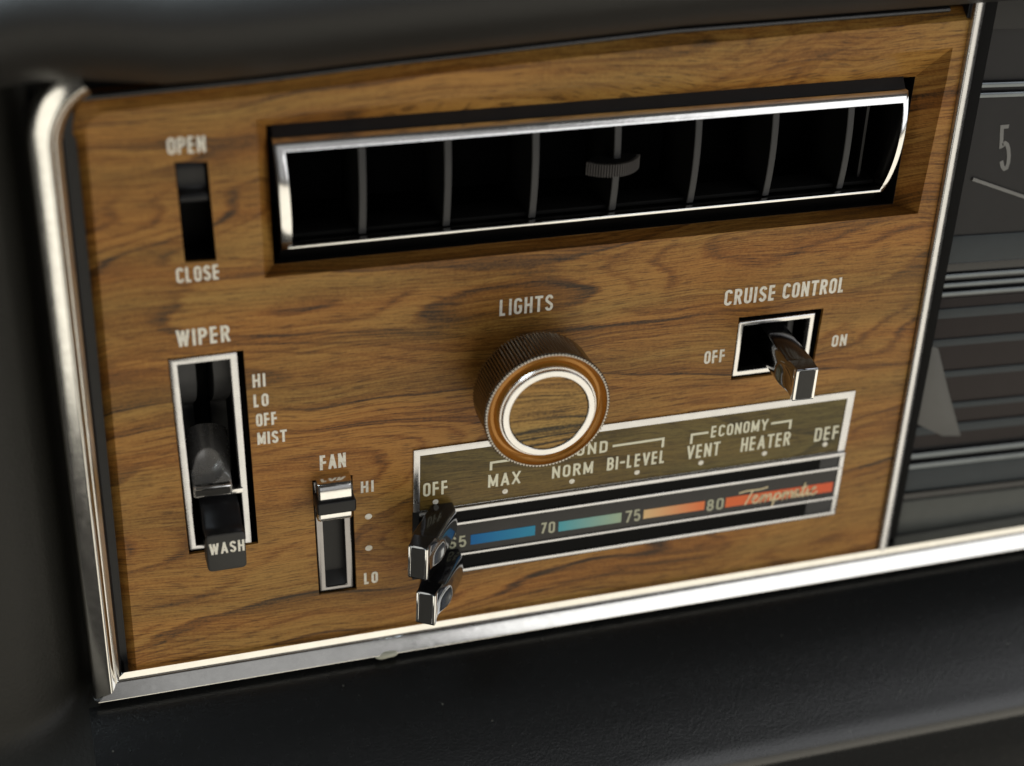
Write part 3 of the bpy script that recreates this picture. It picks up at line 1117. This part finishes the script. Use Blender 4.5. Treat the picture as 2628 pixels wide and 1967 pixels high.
obj('end_rail', bm, PLATE, cli, bevel=0.25)
bm = bmesh.new()
box(bm, -27.4, 106.3, -54.6, -44.8, 0.5, 0.9)
obj('dial_strip', bm, DIAL, cli, bevel=0.1)
for z0, z1, xe in ((-43.5, -40.0, 99.9), (-60.3, -55.8, 97.3)):
    bm = bmesh.new()
    box(bm, -27.4, xe, z0, z1, 0.55, 0.75)
    obj('slot', bm, VOID, cli)
    bm = bmesh.new()
    box(bm, xe, 106.2, z0, z1, 0.55, 0.95)
    obj('slot_end', bm, SATIN, cli, bevel=0.1)
for x0, x1 in ((-11.8, 8.0), (15.3, 35.2), (42.4, 62.3), (69.3, 105.6)):
    bm = bmesh.new()
    box(bm, x0, x1, -52.3 - (0.5 if x0 > 60 else 0.1), -48.9 - (0.3 if x0 > 40 else 0), 0.9, 1.0)
    obj('scale_bar', bm, SCALE, cli)
PALEPRINT = plain('cream_print', (0.72, 0.70, 0.54), 0.4)
DIM = plain('dull_cream_print', (0.42, 0.42, 0.30), 0.4)
for t, x0, x1, z0, z1 in (('65', -18.4, -13.1, -52.8, -48.7), ('70', 9.6, 14.2, -52.5, -48.4), ('75', 36.5, 41.4, -52.9, -48.6), ('80', 63.1, 68.6, -53.2, -49.0)):
    lettering(cli, t, x0, x1, z0, z1, .62, 0.9, DIM, 'numeral')
for t, x0, x1, z0, z1 in (('OFF', -26.1, -18.8, -33.6, -29.0), ('MAX', -6.8, 2.9, -33.6, -29.2), ('NORM', 12.6, 25.2, -33.6, -29.4), ('BI-LEVEL', 29.6, 48.0, -33.5, -29.0),
                          ('VENT', 54.9, 65.6, -33.5, -28.7), ('HEATER', 72.5, 88.8, -33.5, -28.6), ('DEF', 97.0, 105.2, -33.6, -28.8),
                          ('ECONOMY', 62.1, 80.6, -26.9, -22.9), ('COND', 16.2, 29.3, -26.9, -22.9)):
    lettering(cli, t, x0, x1, z0, z1, .70 if len(t) != 7 else .62, 0.25, PALEPRINT)
for x, z in ((-22.4, -35.9), (-1.6, -35.7), (18.9, -35.5), (39.3, -35.6), (59.8, -35.4), (80.7, -35.3), (101.0, -35.1)):
    dot(cli, x, z, .85, .80, 0.25)
for br in ([(-6.1, -27.7), (-6.1, -25.1), (12, -25.0)], [(30.9, -25.1), (46.8, -24.9), (46.8, -27.9)], [(55.9, -28.1), (55.9, -24.9), (61.2, -24.9)], [(81.6, -24.8), (88.1, -24.7), (88.1, -27.6)]):
    bm = bmesh.new()
    ribbon(bm, br, 0.75, 0.25, 0.12)
    obj('bracket_line', bm, PALEPRINT, cli, recalc=False)
# script word on the scale
bm = bmesh.new()
script = [
    [(-.2, 1.02), (.5, 1.12), (1.6, 1.10), (2.3, 1.2)], [(1.0, 1.08), (.7, .5), (.45, .0)],
    [(.95, .32), (1.3, .42), (1.45, .58), (1.25, .66), (1.08, .4), (1.2, .08), (1.5, .1), (1.75, .4), (1.9, .62), (1.8, .05), (2.0, .45), (2.2, .62), (2.25, .4), (2.2, .05), (2.4, .45), (2.6, .62), (2.68, .4), (2.65, .1), (2.85, .12), (3.05, .5), (3.1, .6)],
    [(3.12, .62), (2.95, -.1), (2.85, -.42)], [(3.0, .3), (3.2, .58), (3.42, .56), (3.45, .25), (3.2, .06), (3.05, .14)],
    [(3.45, .15), (3.65, .4), (3.78, .62), (3.72, .05), (3.9, .45), (4.08, .62), (4.14, .4), (4.1, .05), (4.28, .45), (4.46, .62), (4.54, .4), (4.52, .1), (4.75, .2), (5.1, .56), (4.9, .63), (4.7, .4), (4.76, .1), (4.98, .15), (5.12, .58), (5.14, .12), (5.32, .15), (5.5, .6), (5.62, 1.1)],
    [(5.62, 1.1), (5.5, .5), (5.48, .12), (5.65, .1), (5.85, .45), (5.9, .6)], [(5.3, .72), (5.85, .80)],
    [(5.92, .6), (5.9, .15), (6.05, .12), (6.25, .4), (6.6, .6), (6.45, .63), (6.22, .4), (6.28, .1), (6.55, .1), (6.8, .3)]]
for n_, st in enumerate(script):
    ribbon(bm, [(74.2 + x * 3.85, -52.9 + z * 4.6 - 0.012 * x) for x, z in smooth_path(st, 4)], 0.55, 1.02, 0.05 + 0.012 * n_)
obj('script_lettering', bm, plain('tan_print', (0.64, 0.53, 0.32), 0.4), cli, recalc=False)
bar_lever(cli, (-18.0, -41.8, -2), (-32.8, -41.3, 20.5), 5.7, 10.8)
bar_lever(cli, (-16.0, -58.2, -2), (-30.4, -57.6, 20.5), 5.7, 10.8)

# ------------------------------------------------------------------ radio, set back behind the divider
radio = thing('radio', 'dark radio with chrome bars and a dim figure 5 beside the divider strip', 'radio', V(185, -78, -10))
rx0 = 133.2


def rbox(x0, x1, z0, z1, o0, o1, mat, name, bevel=0.15, slope=-0.042):
    """bar on the radio: its face turns slightly towards the viewer to the right"""
    z0, z1 = z0 - 4.3, z1 - 4.3
    bmx = bmesh.new()
    prism(bmx, [(x0, z0 + slope * (x0 - 134)), (x1, z0 + slope * (x1 - 134)), (x1, z1 + slope * (x1 - 134)), (x0, z1 + slope * (x0 - 134))], o0, o1)
    return obj(name, bmx, mat, radio, bevel=bevel)


rbox(rx0, 250, -77.5, 118, -16, -6.0, RADIO, 'face', 0)
rbox(rx0, 250, 97.0, 118, -6.0, -2.0, BLACK, 'top_rail', .5)
for z in (79.2, 76.2):
    rbox(rx0, 250, z, z + 1.7, -6.0, -4.6, DULLFOIL, 'chrome_bar', .5)
rbox(rx0, 250, 24.0, 33.0, -6.0, -5.5, SLATE, 'slate_strip', .3)
rbox(rx0, 250, 12.5, 24.0, -6.0, -5.6, GLOSS, 'gloss_band', .3)
for z in (19.6, 16.6, 13.6):
    rbox(rx0, 250, z, z + 1.5, -5.6, -4.2, DULLFOIL, 'chrome_bar', .5)
rbox(rx0, 250, -41.0, 12.4, -6.0, -5.4, MAROON, 'key_bank', .3)
for z, hgt in ((5.6, 3.4), (-4.2, 2.6), (-15.5, 2.4), (-27.2, 2.2), (-36.2, 3.4)):
    rbox(rx0, 250, z, z + hgt, -5.4, -4.8, SLATE, 'slate_strip', .4)
for z in (-44.8, -48.8):
    rbox(rx0, 250, z, z + 2.4, -6.0, -4.2, DULLFOIL, 'chrome_bar', .7)
rbox(rx0, 250, -57.5, -49.2, -6.0, -5.0, SLATE, 'lower_band', .3)
rbox(rx0, 250, -60.5, -57.8, -6.0, -4.4, GLOSS, 'gloss_band', .4)
rbox(rx0, 250, -74.5, -61.0, -6.0, -4.6, RADIOGLOSS, 'lower_panel', 1.2)
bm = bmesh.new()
prism(bm, [(134.0, -35.0), (146.0, -42.0), (153.0, -43.0), (145.5, -26), (138.5, -9.0), (134.0, -7.0)], -5.3, -4.7)  # no real part: shape standing in for a reflection on the radio
obj('reflection_wedge', bm, REFLECTION, radio, bevel=0.3)
lettering(radio, '5', 148.4, 152.2, 48.0, 62.6, 1.2, -5.95, DULL, 'numeral', slant=-0.2)
bm = bmesh.new()
ribbon(bm, [(139.8, 46.6), (172, 34.0)], 1.0, -5.9, .5)
obj('dial_needle', bm, DULL, radio, recalc=False)

# ------------------------------------------------------------------ dash hood, side pad, knee pad
hood = thing('dash_hood', 'soft dark grey padded hood overhanging the top of the walnut panel', 'dash pad', V(0, 120, -60))
bm = bmesh.new()
rows = []
prof = smooth_path([(-40.0, -24.0), (-14.0, -20.0), (-9.5, -8.0), (-8.0, -1.0), (-4.0, 0.2), (0.0, 1.2), (4.0, 3.0), (9, 6.0), (15, 10.0), (22, 16.0), (27, 24.0), (28, 34.0), (22, 44.0), (8, 52.0), (-20, 57.0), (-60, 60.0), (-140, 62.0)], 5)
for x in range(-220, 261, 10):
    zt = interp(max(x, -103), TOPE) + 1.0 + 3.4 * min(1, max(0, (-88 - x) / 20)) - 7.0 * min(1, max(0, (-124 - x) / 30))
    rows.append([V(x, zt + z * 0.72, o) for o, z in prof])
grid(bm, rows)
obj('padding', bm, SOFT, hood, angle=60)
bm = bmesh.new()
pts = []
rows = []
for x in range(-112, 128, 8):
    zt = interp(x, TOPE)
    rows.append([V(x, zt + .1 + .9 * math.sin(a * math.pi / 4) - .2, -2.6 + 1.2 * math.cos(a * math.pi / 4)) for a in range(-2, 5)])
grid(bm, rows)
obj('lower_bead', bm, GLOSS, hood, angle=60)

side = thing('side_pad', 'dark blurred dash end pad to the left of the chrome trim', 'dash pad', V(-150, -80, -30))
bm = bmesh.new()
rows = []
KNEE = [(-182, 17), (-180, 18), (-150, 28), (-133, 36), (-126, 40), (-122.5, 41.8), (-119.2, 42), (-116, 40), (-112, 36), (-104.5, 28), (-96, 18), (-90, 9), (-87.4, 3),
        (-84.5, -5), (-80, -60), (-70, -200)]
for n_ in range(121):
    z = 121 - n_ * 2.5
    kz = interp(z, KNEE)
    row = []
    for x, o in smooth_path([(-121.0, -8), (-124.5, -7), (-127.5, -2), (-132, 4), (-140, 9), (-152, 12), (-170, 13), (-200, 8), (-230, -10)], 4):
        m_ = max(o, kz)
        row.append(V(x, z, m_ + 4.0 * math.log(math.exp((o - m_) / 4.0) + math.exp((kz - m_) / 4.0))))
    rows.append(row)
grid(bm, rows)
obj('padding', bm, SIDEVINYL, side, angle=60)

knee = thing('knee_pad', 'black grained lower dash pad with a glossy ridge under the chrome trim', 'dash pad', V(0, -125, 0))
bm = bmesh.new()
rows = []
prof = smooth_path([(-40, -85.6), (-8.0, -85.7), (-2, -86.4), (3, -87.4), (9, -90), (18, -96), (28, -104.5), (36, -112), (40, -116.0), (42.0, -119.2), (41.8, -122.5), (40, -126), (36, -133), (28, -150), (18, -180)], 6)
for x in [-124.2] + list(range(-120, 281, 8)):
    rows.append([V(x, z, o) for o, z in prof])
grid(bm, rows)
obj('padding', bm, VINYL, knee, angle=60)
